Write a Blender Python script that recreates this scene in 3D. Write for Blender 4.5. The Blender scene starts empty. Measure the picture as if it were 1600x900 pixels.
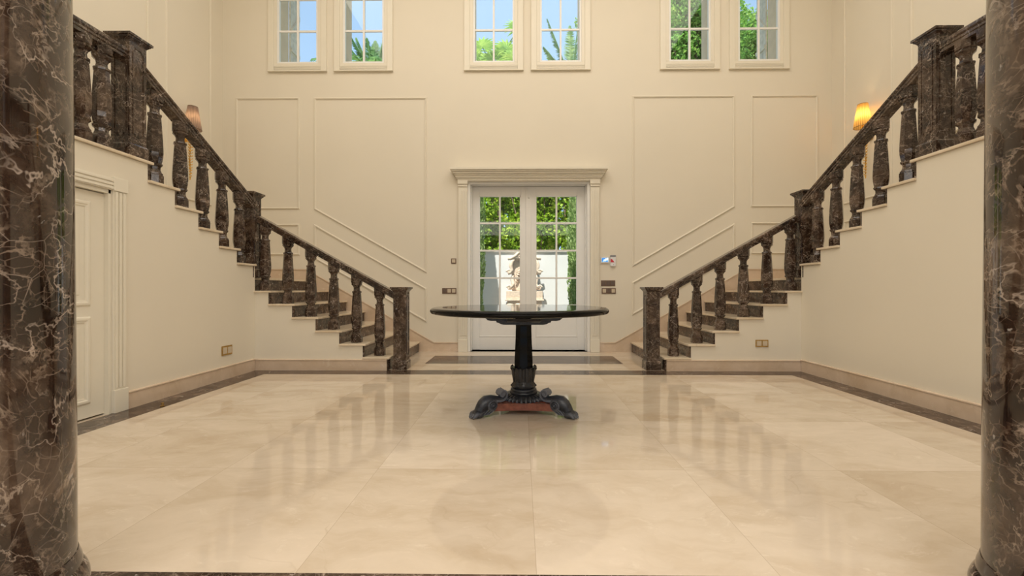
import bpy, bmesh, math, random
from math import sin, cos, pi, radians
from mathutils import Vector, Matrix
random.seed(7)
S = bpy.context.scene
COL = S.collection

# ------------------------------------------------------------------ camera
cd = bpy.data.cameras.new('camera')
cam = bpy.data.objects.new('camera', cd); COL.objects.link(cam)
cam.location = (0, 0, 1.0)
cam.rotation_euler = (pi/2, 0, 0.0109)
cd.sensor_width = 36; cd.lens = 660.92/1600*36
cd.shift_x = -6.73/1600; cd.shift_y = 2.13/1600
cd.clip_start = 0.05; cd.clip_end = 300
S.camera = cam

# ------------------------------------------------------------------ exposure, sky, sun, added fill lights
S.view_settings.view_transform = 'Standard'; S.view_settings.look = 'None'
S.view_settings.exposure = 0.0; S.view_settings.gamma = 1.0
S.view_settings.use_curve_mapping = False
W = bpy.data.worlds.new('world'); S.world = W; W.use_nodes = True
wn = W.node_tree; wn.nodes.clear()
wo = wn.nodes.new('ShaderNodeOutputWorld'); wb = wn.nodes.new('ShaderNodeBackground')
sky = wn.nodes.new('ShaderNodeTexSky'); sky.sky_type = 'NISHITA'; sky.sun_disc = False
sky.sun_elevation = radians(58); sky.sun_rotation = radians(200)
sky.air_density = 1.0; sky.dust_density = 0.6; sky.ozone_density = 1.0
mixw = wn.nodes.new('ShaderNodeMix'); mixw.data_type = 'RGBA'
mixw.inputs[0].default_value = 0.8
mixw.inputs[7].default_value = (2.35, 3.55, 5.1, 1)
wn.links.new(sky.outputs[0], mixw.inputs[6]); wn.links.new(mixw.outputs[2], wb.inputs[0])
wb.inputs[1].default_value = 0.23
wn.links.new(wb.outputs[0], wo.inputs[0])

def light(name, kind, loc, energy, color, size=1, sizey=None, aim=None):
    l = bpy.data.lights.new(name, kind); l.energy = energy; l.color = color
    if kind == 'AREA':
        l.size = size
        if sizey: l.shape = 'RECTANGLE'; l.size_y = sizey
    elif kind == 'SUN': l.angle = radians(0.6)
    else: l.shadow_soft_size = size
    o = bpy.data.objects.new(name, l); COL.objects.link(o); o.location = loc
    if aim is not None:
        o.rotation_euler = Vector(aim).to_track_quat('-Z', 'Y').to_euler()
    return o
light('sun', 'SUN', (0, 0, 20), 9.5, (1.0, 0.96, 0.88), aim=(0.15, 0.42, -1.0))
light('hall_fill_light', 'AREA', (0.06, 3.3, 7.05), 245, (1.0, 0.93, 0.84), 7.5, 3.6, aim=(0, 0, -1))  # unseen area light added below the ceiling to brighten the hall
light('rear_fill_light', 'AREA', (0.06, -1.6, 3.22), 190, (1.0, 0.95, 0.89), 5.0, 3.6, aim=(0, 0, -1))  # fill light added behind the camera, stands for no known lamp

# ------------------------------------------------------------------ mesh helpers
class MB:
    def __init__(s): s.b = bmesh.new()
    def box(s, x0, x1, y0, y1, z0, z1, bev=0):
        vs = [s.b.verts.new((x, y, z)) for z in (z0, z1) for y in (y0, y1) for x in (x0, x1)]
        fs = [(0,2,3,1),(4,5,7,6),(0,1,5,4),(2,6,7,3),(0,4,6,2),(1,3,7,5)]
        F = [s.b.faces.new([vs[i] for i in f]) for f in fs]
        if bev:
            es = list({e for f in F for e in f.edges})
            bmesh.ops.bevel(s.b, geom=es, offset=bev, segments=2, affect='EDGES', profile=0.6)
        return s
    def prism(s, pts, a, b, axis='z', bev=0):
        """extrude a 2-D polygon between a and b along an axis; pts are the two other coordinates in order"""
        def P(p, t):
            if axis == 'z': return (p[0], p[1], t)
            if axis == 'y': return (p[0], t, p[1])
            return (t, p[0], p[1])
        A = [s.b.verts.new(P(p, a)) for p in pts]; B = [s.b.verts.new(P(p, b)) for p in pts]
        n = len(pts); F = []
        for i in range(n):
            j = (i+1) % n; F.append(s.b.faces.new((A[i], A[j], B[j], B[i])))
        f1 = s.b.faces.new(A[::-1]); f2 = s.b.faces.new(B); F += [f1, f2]
        if bev:
            es = [e for e in set(f1.edges) | set(f2.edges)]
            bmesh.ops.bevel(s.b, geom=es, offset=bev, segments=2, affect='EDGES')
        return s
    def lathe(s, prof, seg=32, c=(0,0,0), shear=(0,0), fl=None, rot=0.0, loop=False):
        """prof: list of (r, z); shear tilts the topmost ring"""
        rings = []
        zt = max(p[1] for p in prof)
        for r, z in prof:
            ring = []
            for i in range(seg):
                a = 2*pi*(i+rot)/seg; rr = r if fl is None else r*fl(i, z)
                x, y = rr*cos(a), rr*sin(a); zz = z
                if z >= zt-1e-6: zz += shear[0]*x + shear[1]*y
                ring.append(s.b.verts.new((c[0]+x, c[1]+y, c[2]+zz)))
            rings.append(ring)
        for k in range(len(rings)-1):
            for i in range(seg):
                j = (i+1) % seg
                s.b.faces.new((rings[k][i], rings[k][j], rings[k+1][j], rings[k+1][i]))
        if loop:
            for i in range(seg):
                j = (i+1) % seg; s.b.faces.new((rings[-1][i], rings[-1][j], rings[0][j], rings[0][i]))
            return s
        if prof[0][0] > 1e-4: s.b.faces.new(rings[0][::-1])
        if prof[-1][0] > 1e-4: s.b.faces.new(rings[-1])
        return s
    def sweep(s, pts, rad, seg=10, cap=True, flat=1.0, up=(0,0,1)):
        """tube along points; rad is a number or a list"""
        pts = [Vector(p) for p in pts]; n = len(pts); rings = []
        if not isinstance(rad, (list, tuple)): rad = [rad]*n
        upv = Vector(up)
        for i, p in enumerate(pts):
            t = (pts[min(i+1, n-1)] - pts[max(i-1, 0)]).normalized()
            u = t.cross(upv)
            if u.length < 1e-3: u = t.cross(Vector((1, 0, 0)))
            u.normalize(); v = u.cross(t).normalized()
            rings.append([s.b.verts.new(p + (u*cos(2*pi*k/seg) + v*sin(2*pi*k/seg)*flat)*rad[i]) for k in range(seg)])
        for k in range(n-1):
            for i in range(seg):
                j = (i+1) % seg; s.b.faces.new((rings[k][i], rings[k][j], rings[k+1][j], rings[k+1][i]))
        if cap: s.b.faces.new(rings[0][::-1]); s.b.faces.new(rings[-1])
        return s
    def ball(s, c, r, sc=(1,1,1), seg=12, rings=8, rot=None):
        M = Matrix.Translation(Vector(c)) @ (rot.to_4x4() if rot is not None else Matrix.Identity(4)) @ Matrix.Diagonal((r*sc[0], r*sc[1], r*sc[2], 1))
        bmesh.ops.create_uvsphere(s.b, u_segments=seg, v_segments=rings, radius=1, matrix=M); return s
    def frame(s, outer, w, d, P):
        """mitred raised moulding round a convex polygon; P maps (u, v, depth) to space"""
        n = len(outer)
        ar = sum(outer[i][0]*outer[(i+1) % n][1] - outer[(i+1) % n][0]*outer[i][1] for i in range(n))
        if ar < 0: outer = outer[::-1]
        def off(t):
            res = []
            for i in range(n):
                p0, p1, p2 = [Vector(outer[(i+k) % n]) for k in (-1, 0, 1)]
                a = (p1-p0).normalized(); b = (p2-p1).normalized()
                na = Vector((-a.y, a.x)); nb = Vector((-b.y, b.x))
                m = (na+nb); m = m/(m.dot(na)); res.append(p1 + m*t)
            return res
        lay = [(0, 0), (w*.12, d*.75), (w*.3, d), (w*.6, d), (w*.72, d*.6), (w, d*.45), (w, 0)]
        R = [[s.b.verts.new(P(p.x, p.y, h)) for p in off(t)] for t, h in lay]
        for k in range(len(R)-1):
            for i in range(n):
                j = (i+1) % n; s.b.faces.new((R[k][i], R[k][j], R[k+1][j], R[k+1][i]))
        return s
    def build(s, name, mat, parent=None, smooth=False, loc=None, angle=None):
        bmesh.ops.recalc_face_normals(s.b, faces=s.b.faces)
        me = bpy.data.meshes.new(name); s.b.to_mesh(me); s.b.free()
        for m in (mat if isinstance(mat, (list, tuple)) else [mat]): me.materials.append(m)
        o = bpy.data.objects.new(name, me); COL.objects.link(o)
        if smooth:
            for p in me.polygons: p.use_smooth = True
            if angle: me.set_sharp_from_angle(angle=radians(angle))
        if loc: o.location = loc
        if parent: o.parent = parent
        return o

def tag(o, label=None, cat=None, group=None, kind=None):
    if label: o['label'] = label
    if cat: o['category'] = cat
    if group: o['group'] = group
    if kind: o['kind'] = kind
    return o
def struct(o): o['kind'] = 'structure'; return o
def empty(name, loc=(0,0,0), rz=0):
    o = bpy.data.objects.new(name, None); COL.objects.link(o); o.location = loc; o.rotation_euler = (0, 0, rz)
    o.empty_display_size = .1
    return o
def structe(name, loc=(0,0,0)): return struct(empty(name, loc))
def child(o, parent): o.parent = parent; return o

# ------------------------------------------------------------------ materials
def newmat(name):
    m = bpy.data.materials.new(name); m.use_nodes = True
    nt = m.node_tree; b = nt.nodes['Principled BSDF']; return m, nt, b
def N(nt, t, **kw):
    n = nt.nodes.new('ShaderNode'+t)
    for k, v in kw.items(): setattr(n, k, v)
    return n
def noise(nt, vec, scale, detail=4, rough=.55, dist=0):
    n = N(nt, 'TexNoise'); n.inputs['Scale'].default_value = scale; n.inputs['Detail'].default_value = detail
    n.inputs['Roughness'].default_value = rough; n.inputs['Distortion'].default_value = dist
    nt.links.new(vec, n.inputs['Vector']); return n
def ramp(nt, fac, stops):
    r = N(nt, 'ValToRGB'); nt.links.new(fac, r.inputs[0])
    while len(r.color_ramp.elements) < len(stops): r.color_ramp.elements.new(.5)
    for e, (p, c) in zip(r.color_ramp.elements, stops):
        e.position = p; e.color = (c, c, c, 1) if isinstance(c, (int, float)) else (*c, 1)
    return r
def mix(nt, fac, a, b, mode='MIX'):
    m = N(nt, 'Mix', data_type='RGBA', blend_type=mode)
    for sock, v in ((m.inputs[0], fac), (m.inputs[6], a), (m.inputs[7], b)):
        if hasattr(v, 'links') or hasattr(v, 'is_linked'): nt.links.new(v, sock)
        elif isinstance(v, tuple): sock.default_value = (*v, 1)
        else: sock.default_value = v
    return m.outputs[2]
def math_(nt, op, a, b=None):
    m = N(nt, 'Math', operation=op)
    for i, v in enumerate((a, b)):
        if v is None: continue
        if hasattr(v, 'is_linked'): nt.links.new(v, m.inputs[i])
        else: m.inputs[i].default_value = v
    return m.outputs[0]
def pos(nt): return N(nt, 'NewGeometry').outputs['Position']
def bump(nt, b, h, st, dist=.01):
    n = N(nt, 'Bump'); n.inputs['Strength'].default_value = st; n.inputs['Distance'].default_value = dist
    nt.links.new(h, n.inputs['Height']); nt.links.new(n.outputs[0], b.inputs['Normal'])
def plain(name, col, rough=.5, metal=0, var=0.0, vs=8, bmp=0, bs=40, spec=.5, coat=0):
    m, nt, b = newmat(name); p = pos(nt)
    b.inputs['Roughness'].default_value = rough; b.inputs['Metallic'].default_value = metal
    b.inputs['Specular IOR Level'].default_value = spec; b.inputs['Coat Weight'].default_value = coat
    n = noise(nt, p, vs, 3)
    lo = tuple(c*(1-var) for c in col); hi = tuple(min(1, c*(1+var)) for c in col)
    r = ramp(nt, n.outputs[0], [(.3, lo), (.7, hi)]); nt.links.new(r.outputs[0], b.inputs['Base Color'])
    if bmp: bump(nt, b, noise(nt, p, bs, 4).outputs[0], bmp)
    return m

def emperador(name, sc=1.0, rough=.13, blotch=.62, vein=1.0, tint=1.0):
    m, nt, b = newmat(name); p = pos(nt)
    d = noise(nt, p, 2.6*sc, 3, .5)
    dv = N(nt, 'VectorMath', operation='SCALE'); nt.links.new(d.outputs['Color'], dv.inputs[0]); dv.inputs['Scale'].default_value = .26/sc
    ad = N(nt, 'VectorMath', operation='ADD'); nt.links.new(p, ad.inputs[0]); nt.links.new(dv.outputs[0], ad.inputs[1])
    q = ad.outputs[0]
    base = ramp(nt, noise(nt, q, 4*sc, 9, .72).outputs[0], [(.34, (.010*tint, .005*tint, .003*tint)), (.5, (.036*tint, .020*tint, .013*tint)), (.66, (.125*tint, .082*tint, .055*tint))])
    col = base.outputs[0]
    def ridge(scale, w, c_, am, det, lo, hi, off):
        mp = N(nt, 'Mapping'); mp.inputs['Location'].default_value = (off, off*1.7, off*.6); nt.links.new(q, mp.inputs[0])
        nz = noise(nt, mp.outputs[0], scale, det, .55)
        dd = math_(nt, 'ABSOLUTE', math_(nt, 'SUBTRACT', nz.outputs[0], .5))
        line = ramp(nt, dd, [(0, 1.0), (w*.35, .8), (w, 0.0)])
        mk = ramp(nt, noise(nt, mp.outputs[0], scale*.9, 3).outputs['Color'], [(lo, 0.0), (hi, 1.0)])
        return math_(nt, 'MULTIPLY', math_(nt, 'MULTIPLY', line.outputs[0], mk.outputs[0]), am*vein), c_
    for a_ in ((5*sc, .0075, (.50, .41, .34), .9, 5, .45, .56, 3.1), (9*sc, .012, (.42, .33, .26), .7, 6, .44, .58, 11.7), (17*sc, .030, (.36, .27, .20), .6, 7, .45, .62, 23.3)):
        f, c_ = ridge(*a_); col = mix(nt, f, col, c_)
    for s_, w_, c_, am in ((14*sc, .016, (.40, .32, .26), .6), (40*sc, .05, (.30, .22, .165), .5)):
        v = N(nt, 'TexVoronoi', feature='DISTANCE_TO_EDGE'); v.inputs['Scale'].default_value = s_
        nt.links.new(q, v.inputs['Vector'])
        line = ramp(nt, v.outputs['Distance'], [(0, 1.0), (w_, 0.0)])
        mk = ramp(nt, noise(nt, p, s_*.4, 4, .7).outputs[0], [(.48, 0.0), (.60, 1.0)])
        f = math_(nt, 'MULTIPLY', line.outputs[0], mk.outputs[0]); f = math_(nt, 'MULTIPLY', f, am*vein)
        col = mix(nt, f, col, c_)
    bl = ramp(nt, noise(nt, q, 5.5*sc, 7, .7).outputs[0], [(blotch, 0.0), (blotch+.05, 1.0)])
    blc = ramp(nt, noise(nt, p, 30*sc, 4).outputs[0], [(.38, (.20, .13, .085)), (.6, (.48, .37, .29)), (.7, (.62, .60, .58))])
    col = mix(nt, math_(nt, 'MULTIPLY', bl.outputs[0], .7), col, blc.outputs[0])
    fl = ramp(nt, noise(nt, q, 20*sc, 5, .65).outputs[0], [(.66, 0.0), (.69, 1.0)])
    col = mix(nt, math_(nt, 'MULTIPLY', fl.outputs[0], .6*vein), col, (.52, .49, .46))
    nt.links.new(col, b.inputs['Base Color'])
    b.inputs['Roughness'].default_value = rough; b.inputs['Specular IOR Level'].default_value = .6
    b.inputs['Specular IOR Level'].default_value = .45
    return m

def cream_marble(name, tiles=False, base=(.70, .56, .40), rough=.1):
    m, nt, b = newmat(name); p = pos(nt)
    vec = p
    if tiles:
        sep = N(nt, 'SeparateXYZ'); nt.links.new(p, sep.inputs[0])
        tx = math_(nt, 'DIVIDE', math_(nt, 'SUBTRACT', sep.outputs[0], .055), .850)
        ty = math_(nt, 'DIVIDE', math_(nt, 'SUBTRACT', sep.outputs[1], 1.483), .868)
        ix = math_(nt, 'FLOOR', tx); iy = math_(nt, 'FLOOR', ty)
        cmb = N(nt, 'CombineXYZ'); nt.links.new(ix, cmb.inputs[0]); nt.links.new(iy, cmb.inputs[1])
        wn_ = N(nt, 'TexWhiteNoise', noise_dimensions='3D'); nt.links.new(cmb.outputs[0], wn_.inputs[0])
        sc = N(nt, 'VectorMath', operation='SCALE'); nt.links.new(wn_.outputs['Color'], sc.inputs[0]); sc.inputs['Scale'].default_value = 13
        ad = N(nt, 'VectorMath', operation='ADD'); nt.links.new(p, ad.inputs[0]); nt.links.new(sc.outputs[0], ad.inputs[1])
        vec = ad.outputs[0]
    d = noise(nt, vec, 1.6, 4); dv = N(nt, 'VectorMath', operation='SCALE'); dv.inputs['Scale'].default_value = .5
    nt.links.new(d.outputs['Color'], dv.inputs[0]); a2 = N(nt, 'VectorMath', operation='ADD')
    nt.links.new(vec, a2.inputs[0]); nt.links.new(dv.outputs[0], a2.inputs[1]); q = a2.outputs[0]
    mp = N(nt, 'Mapping'); mp.inputs['Rotation'].default_value = (0, 0, .6); mp.inputs['Scale'].default_value = (1.0, 2.6, 1.6)
    nt.links.new(q, mp.inputs[0])
    hi = tuple(min(1, c*k) for c, k in zip(base, (1.10, 1.11, 1.14))); lo = tuple(c*k for c, k in zip(base, (.86, .82, .76)))
    c1 = ramp(nt, noise(nt, mp.outputs[0], 1.8, 7, .62).outputs[0], [(.3, lo), (.52, base), (.74, hi)])
    col = c1.outputs[0]
    ve = N(nt, 'TexVoronoi', feature='DISTANCE_TO_EDGE'); ve.inputs['Scale'].default_value = 2.3; nt.links.new(q, ve.inputs['Vector'])
    mk = ramp(nt, noise(nt, p, 2.1, 3).outputs[0], [(.52, 0.0), (.7, 1.0)])
    f = math_(nt, 'MULTIPLY', ramp(nt, ve.outputs['Distance'], [(0, 1.0), (.012, 0.0)]).outputs[0], mk.outputs[0])
    col = mix(nt, math_(nt, 'MULTIPLY', f, .32), col, (.36, .25, .15))
    cl = ramp(nt, noise(nt, mp.outputs[0], 7, 6, .7).outputs[0], [(.58, 0.0), (.72, 1.0)])
    col = mix(nt, math_(nt, 'MULTIPLY', cl.outputs[0], .5), col, (.86, .77, .65))
    if tiles:
        vr = ramp(nt, wn_.outputs['Value'], [(0, (.85, .82, .77)), (.5, (.94, .93, .91)), (1, (1.0, 1.0, 1.0))])
        col = mix(nt, 1.0, col, vr.outputs[0], 'MULTIPLY')
        fx = math_(nt, 'ABSOLUTE', math_(nt, 'SUBTRACT', math_(nt, 'FRACT', tx), .5))
        fy = math_(nt, 'ABSOLUTE', math_(nt, 'SUBTRACT', math_(nt, 'FRACT', ty), .5))
        g = math_(nt, 'GREATER_THAN', math_(nt, 'MAXIMUM', fx, fy), .4985)
        col = mix(nt, math_(nt, 'MULTIPLY', g, .45), col, (.33, .24, .16))
    nt.links.new(col, b.inputs['Base Color'])
    b.inputs['Roughness'].default_value = rough; b.inputs['Specular IOR Level'].default_value = .5
    return m

def glass_mat(name):
    m, nt, b = newmat(name); nt.nodes.remove(b)
    tr = N(nt, 'BsdfTransparent'); gl = N(nt, 'BsdfGlossy'); gl.inputs['Roughness'].default_value = .02
    fr = N(nt, 'Fresnel'); fr.inputs[0].default_value = 1.45
    mx = N(nt, 'MixShader'); nt.links.new(math_(nt, 'MULTIPLY', fr.outputs[0], .55), mx.inputs[0])
    nt.links.new(tr.outputs[0], mx.inputs[1]); nt.links.new(gl.outputs[0], mx.inputs[2])
    tr.inputs[0].default_value = (.97, .985, .98, 1)
    nt.links.new(mx.outputs[0], nt.nodes['Material Output'].inputs[0]); return m

def leaf_mat(name, c0, c1, c2, sc=5, trans=.45):
    m, nt, b = newmat(name); p = pos(nt)
    r = ramp(nt, noise(nt, p, sc, 5, .75).outputs[0], [(.34, c0), (.5, c1), (.66, c2)])
    nt.links.new(r.outputs[0], b.inputs['Base Color']); b.inputs['Roughness'].default_value = .5
    b.inputs['Specular IOR Level'].default_value = .25
    tl = N(nt, 'BsdfTranslucent'); nt.links.new(r.outputs[0], tl.inputs[0])
    mx = N(nt, 'MixShader'); mx.inputs[0].default_value = trans
    nt.links.new(b.outputs[0], mx.inputs[1]); nt.links.new(tl.outputs[0], mx.inputs[2])
    nt.links.new(mx.outputs[0], nt.nodes['Material Output'].inputs[0]); return m

M_wall = plain('cream wall paint', (.80, .735, .61), .6, var=.012, vs=1.2, bmp=.03, bs=90, spec=.3)
M_trim = plain('cream trim paint', (.82, .765, .64), .4, var=.01)
M_white = plain('white door paint', (.87, .86, .83), .38, var=.01)
M_ceil = plain('white ceiling paint', (.80, .76, .67), .7, var=.01)
M_emp = emperador('brown emperador marble', 1.0, rough=.055)
M_empc = emperador('brown emperador marble column', .75, rough=.05, blotch=.60)
M_empb = emperador('brown emperador marble border', 1.0, rough=.12, tint=1.1, vein=.9)
M_empc.node_tree.nodes['Principled BSDF'].inputs['Specular IOR Level'].default_value = .75
M_empb.node_tree.nodes['Principled BSDF'].inputs['Specular IOR Level'].default_value = .3
M_floor = cream_marble('cream marble floor tiles', True, (.705, .60, .475), .05)
M_tread = cream_marble('cream marble tread', False, (.74, .62, .46), .18)
M_skirt = cream_marble('cream marble skirting', False, (.70, .55, .41), .2)
M_glass = glass_mat('window glass')
M_out = plain('exterior stucco', (.74, .62, .46), .85, var=.06, bmp=.2)

# ------------------------------------------------------------------ measurements of the hall
XC = .0642; HW = 3.36; HO = 4.89; YF = 5.204; YB = 6.794; RZ = .164; TR = .293; H1 = 1.705
YR8 = 5.185                        # riser of step 8
ZL = 7*RZ; ZG = 13*RZ
YG = YR8 - 5*TR                    # riser of the upper landing
ZC = 7.15                          # ceiling
YW = 1.35                          # wall above the column line
ZS = 3.30                          # soffit of the rear hall

# ------------------------------------------------------------------ room shell
def cells(name, us, vs, solid, a, b, axis, mat):
    """a slab of wall with rectangular openings, one clean mesh"""
    mb = MB(); vc = {}
    def V(u, v, t):
        k = (round(u, 4), round(v, 4), round(t, 4))
        if k not in vc:
            vc[k] = mb.b.verts.new((u, t, v) if axis == 'y' else ((t, u, v) if axis == 'x' else (u, v, t)))
        return vc[k]
    nu, nv = len(us)-1, len(vs)-1
    ok = [[solid((us[i]+us[i+1])/2, (vs[j]+vs[j+1])/2) for j in range(nv)] for i in range(nu)]
    for i in range(nu):
        for j in range(nv):
            if not ok[i][j]: continue
            u0, u1, v0, v1 = us[i], us[i+1], vs[j], vs[j+1]
            for t in (a, b): mb.b.faces.new((V(u0,v0,t), V(u1,v0,t), V(u1,v1,t), V(u0,v1,t)))
            for di, dj, e in ((-1,0,((u0,v0),(u0,v1))), (1,0,((u1,v0),(u1,v1))), (0,-1,((u0,v0),(u1,v0))), (0,1,((u0,v1),(u1,v1)))):
                ii, jj = i+di, j+dj
                if ii < 0 or jj < 0 or ii >= nu or jj >= nv or not ok[ii][jj]:
                    mb.b.faces.new((V(*e[0], a), V(*e[1], a), V(*e[1], b), V(*e[0], b)))
    return struct(mb.build(name, mat))

# floor with its dark marble bands and inlay
fx = [-5.2, XC-HW, -3.03, -1.293, 1.372, 3.155, XC+HW, 5.3]
fy = [-6.2, 1.21, 1.483, 4.956, 5.225, 5.68, 6.36, 7.06]
mb = MB()
gv = [[[mb.b.verts.new((x, y, z)) for y in fy] for x in fx] for z in (0, -.12)]
for i in range(len(fx)-1):
    for j in range(len(fy)-1):
        f = mb.b.faces.new((gv[0][i][j], gv[0][i+1][j], gv[0][i+1][j+1], gv[0][i][j+1]))
        cx, cy = (fx[i]+fx[i+1])/2, (fy[j]+fy[j+1])/2
        dark = (1.21 < cy < 5.225 and XC-HW < cx < XC+HW and not (1.483 < cy < 4.956 and -3.03 < cx < 3.155)) or (-1.293 < cx < 1.372 and 5.68 < cy < 6.36)
        f.material_index = 1 if dark else 0
        mb.b.faces.new((gv[1][i][j], gv[1][i][j+1], gv[1][i+1][j+1], gv[1][i+1][j]))
for a, b_, in (((0,0),(len(fx)-1,0)), ((0,len(fy)-1),(len(fx)-1,len(fy)-1)), ((0,0),(0,len(fy)-1)), ((len(fx)-1,0),(len(fx)-1,len(fy)-1))):
    di = 1 if b_[0] > a[0] else 0; dj = 1-di; i, j = a
    while (i, j) != b_:
        mb.b.faces.new((gv[0][i][j], gv[0][i+di][j+dj], gv[1][i+di][j+dj], gv[1][i][j])); i += di; j += dj
struct(mb.build('floor', [M_floor, M_empb]))

WC = [-3.602, -2.5335, -.4365, .637, 2.697, 3.7955]      # window centres
WZ0, WZ1 = 4.655, 6.715; GW = .64
DX0, DX1, DZ = -.860, 1.110, 2.725
us = sorted([-5.05, 5.2, DX0, DX1] + [c+s*GW/2 for c in WC for s in (-1, 1)]); vs = [-.12, 0, DZ, WZ0, WZ1, ZC]
def solid_back(u, v):
    if DX0 < u < DX1 and 0 < v < DZ: return False
    if WZ0 < v < WZ1 and any(abs(u-c) < GW/2 for c in WC): return False
    return True
cells('wall_back', us, vs, solid_back, YB, YB+.27, 'y', M_wall)
# outer stairwell walls
for sd, nm in ((-1, 'left'), (1, 'right')):
    x = XC+sd*HO
    mb = MB(); mb.box(min(x, x+sd*.2), max(x, x+sd*.2), YW, YB, 0, ZC); struct(mb.build('wall_stairwell_'+nm, M_wall))
mb = MB(); mb.box(-5.2, 5.3, YW-.2, YB+.3, ZC, ZC+.15); struct(mb.build('ceiling', M_ceil))
mb = MB(); mb.box(-5.2, 5.3, YW-.2, YW, ZS, ZC); struct(mb.build('wall_front', M_wall))
mb = MB(); mb.box(-5.2, 5.3, -6.2, YW-.2, ZS, ZS+.12); struct(mb.build('ceiling_rear', M_ceil))
for sd, nm in ((-1, 'left'), (1, 'right')):
    x = XC+sd*HO; mb = MB(); mb.box(min(x, x+sd*.2), max(x, x+sd*.2), -6.2, YW, 0, ZS); struct(mb.build('wall_rear_'+nm, M_wall))
us = [-5.2, -3.9, -2.3, -1.0, 1.1, 2.4, 4.0, 5.3]
cells('wall_rear', us, [0, .1, 2.7, ZS], lambda u, v: not (.1 < v < 2.7 and (-3.9 < u < -2.3 or -1.0 < u < 1.1 or 2.4 < u < 4.0)), -6.2, -6.0, 'y', M_wall)

# understair walls: left one has the low door
DY0, DY1, DDZ = 2.56, 3.345, 1.768
def stair_profile():
    """(y, z) of the top of the side wall"""
    p = [(YW, 0), (YR8+.019, 0), (YR8+.019, 8*RZ-.028)]
    for k in range(9, 14):
        y = YR8 - (k-8)*TR - .02
        p += [(y, (k-1)*RZ-.028), (y, k*RZ-.028)]
    p += [(YW, ZG-.028)]
    return p
for sd, nm in ((-1, 'left'), (1, 'right')):
    xi = XC+sd*HW; xo = xi+sd*.16
    pts = stair_profile()
    if sd < 0:   # notch for the low door
        pts = [(YW, 0), (DY0-.03, 0), (DY0-.03, DDZ+.03), (DY1+.02, DDZ+.03), (DY1+.02, 0)] + pts[1:]
    mb = MB(); mb.prism(pts, min(xi, xo), max(xi, xo), 'x'); struct(mb.build('wall_'+nm, M_wall))
    # front wall of the lower flight
    p = [(XC+sd*HW, 0), (XC+sd*(H1+.02), 0), (XC+sd*(H1+.02), RZ-.026)]
    for k in range(2, 7):
        x = XC+sd*(H1+(k-1)*TR+.02); p += [(x, (k-1)*RZ-.026), (x, k*RZ-.026)]
    p += [(XC+sd*HW, 6*RZ-.026)]
    mb = MB(); mb.prism(p, YF, YF+.12, 'y'); struct(mb.build('wall_flight_'+nm, M_wall))

# ------------------------------------------------------------------ skirting
def skirt_run(name, pts, a, axis, out, h=.147):
    """thin stone skirting with a small rounded top along one wall"""
    mb = MB(); y0, y1 = pts
    prof = [(0, 0), (out*.018, 0), (out*.018, h-.018), (out*.024, h-.014), (out*.024, h-.004), (out*.016, h), (0, h)]
    if axis == 'x':   # wall plane x = a, runs along y
        mb.prism([(a+q[0], q[1]) for q in prof], y0, y1, 'y')
    else:
        mb.prism([(a+q[0], q[1]) for q in prof], y0, y1, 'x')
    return struct(mb.build(name, M_skirt))
skirt_run('baseboard_left', (3.495, YF-.024), XC-HW, 'x', 1)
skirt_run('baseboard_left.001', (YW, 2.41), XC-HW, 'x', 1)
skirt_run('baseboard_right', (YW, YF-.024), XC+HW, 'x', -1)
for sd, nm in ((-1, 'left'), (1, 'right')):
    a, b_ = sorted((XC+sd*HW, XC+sd*(H1+.012)))
    skirt_run('baseboard_flight_'+nm, (a, b_), YF, 'y', -1, .138)
    # sloping skirting on the back wall beside the steps
    e = XC+sd*(1.125+.002)
    xe = -1.001 if sd < 0 else 1.255
    x0 = -1.395 if sd < 0 else 1.505
    x1 = XC+sd*(1.4345+(1.322-.147)/.5636)
    xo = XC+sd*HO
    P = [(xe, 0), (XC+sd*(H1-.002), 0)]
    for k in range(1, 7):
        x = XC+sd*(H1+(k-1)*TR-.002); P += [(x, k*RZ-.001)]
        if k < 6: P += [(XC+sd*(H1+k*TR-.002), k*RZ-.001)]
    P += [(XC+sd*(H1+6*TR-.002), 6*RZ-.001), (XC+sd*(H1+6*TR-.002), ZL)]
    P += [(xo, ZL), (xo, ZL+.174), (x1, ZL+.174), (x0, .147), (xe, .147)]
    mb = MB(); mb.prism(P, YB-.018, YB, 'y'); struct(mb.build('baseboard_back_'+nm, M_skirt))
    mb = MB(); c = [(xe, .147), (x0, .147), (x1, ZL+.174), (xo, ZL+.174)]
    mb.prism([(q[0], q[1]-.010) for q in c] + [(q[0], q[1]+.004) for q in c[::-1]], YB-.026, YB-.018, 'y')
    struct(mb.build('trim_skirting_'+nm, M_skirt))
    # skirting of the outer stairwell wall along landing and upper flight
    xw = XC+sd*HO; xa, xb = sorted((xw, xw-sd*.018))
    yy = [(YB-.018, ZL), (YR8, ZL)]
    for k in range(8, 14):
        y = YR8-(k-8)*TR; yy += [(y, k*RZ)]
        if k < 13: yy += [(y-TR, k*RZ)]
    yy += [(YW, ZG), (YW, ZG+.17), (YG-.3, ZG+.17), (YR8+.2, ZL+.174), (YB-.018, ZL+.174)]
    mb = MB(); mb.prism(yy, xa, xb, 'x'); struct(mb.build('baseboard_stairwell_'+nm, M_skirt))

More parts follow.
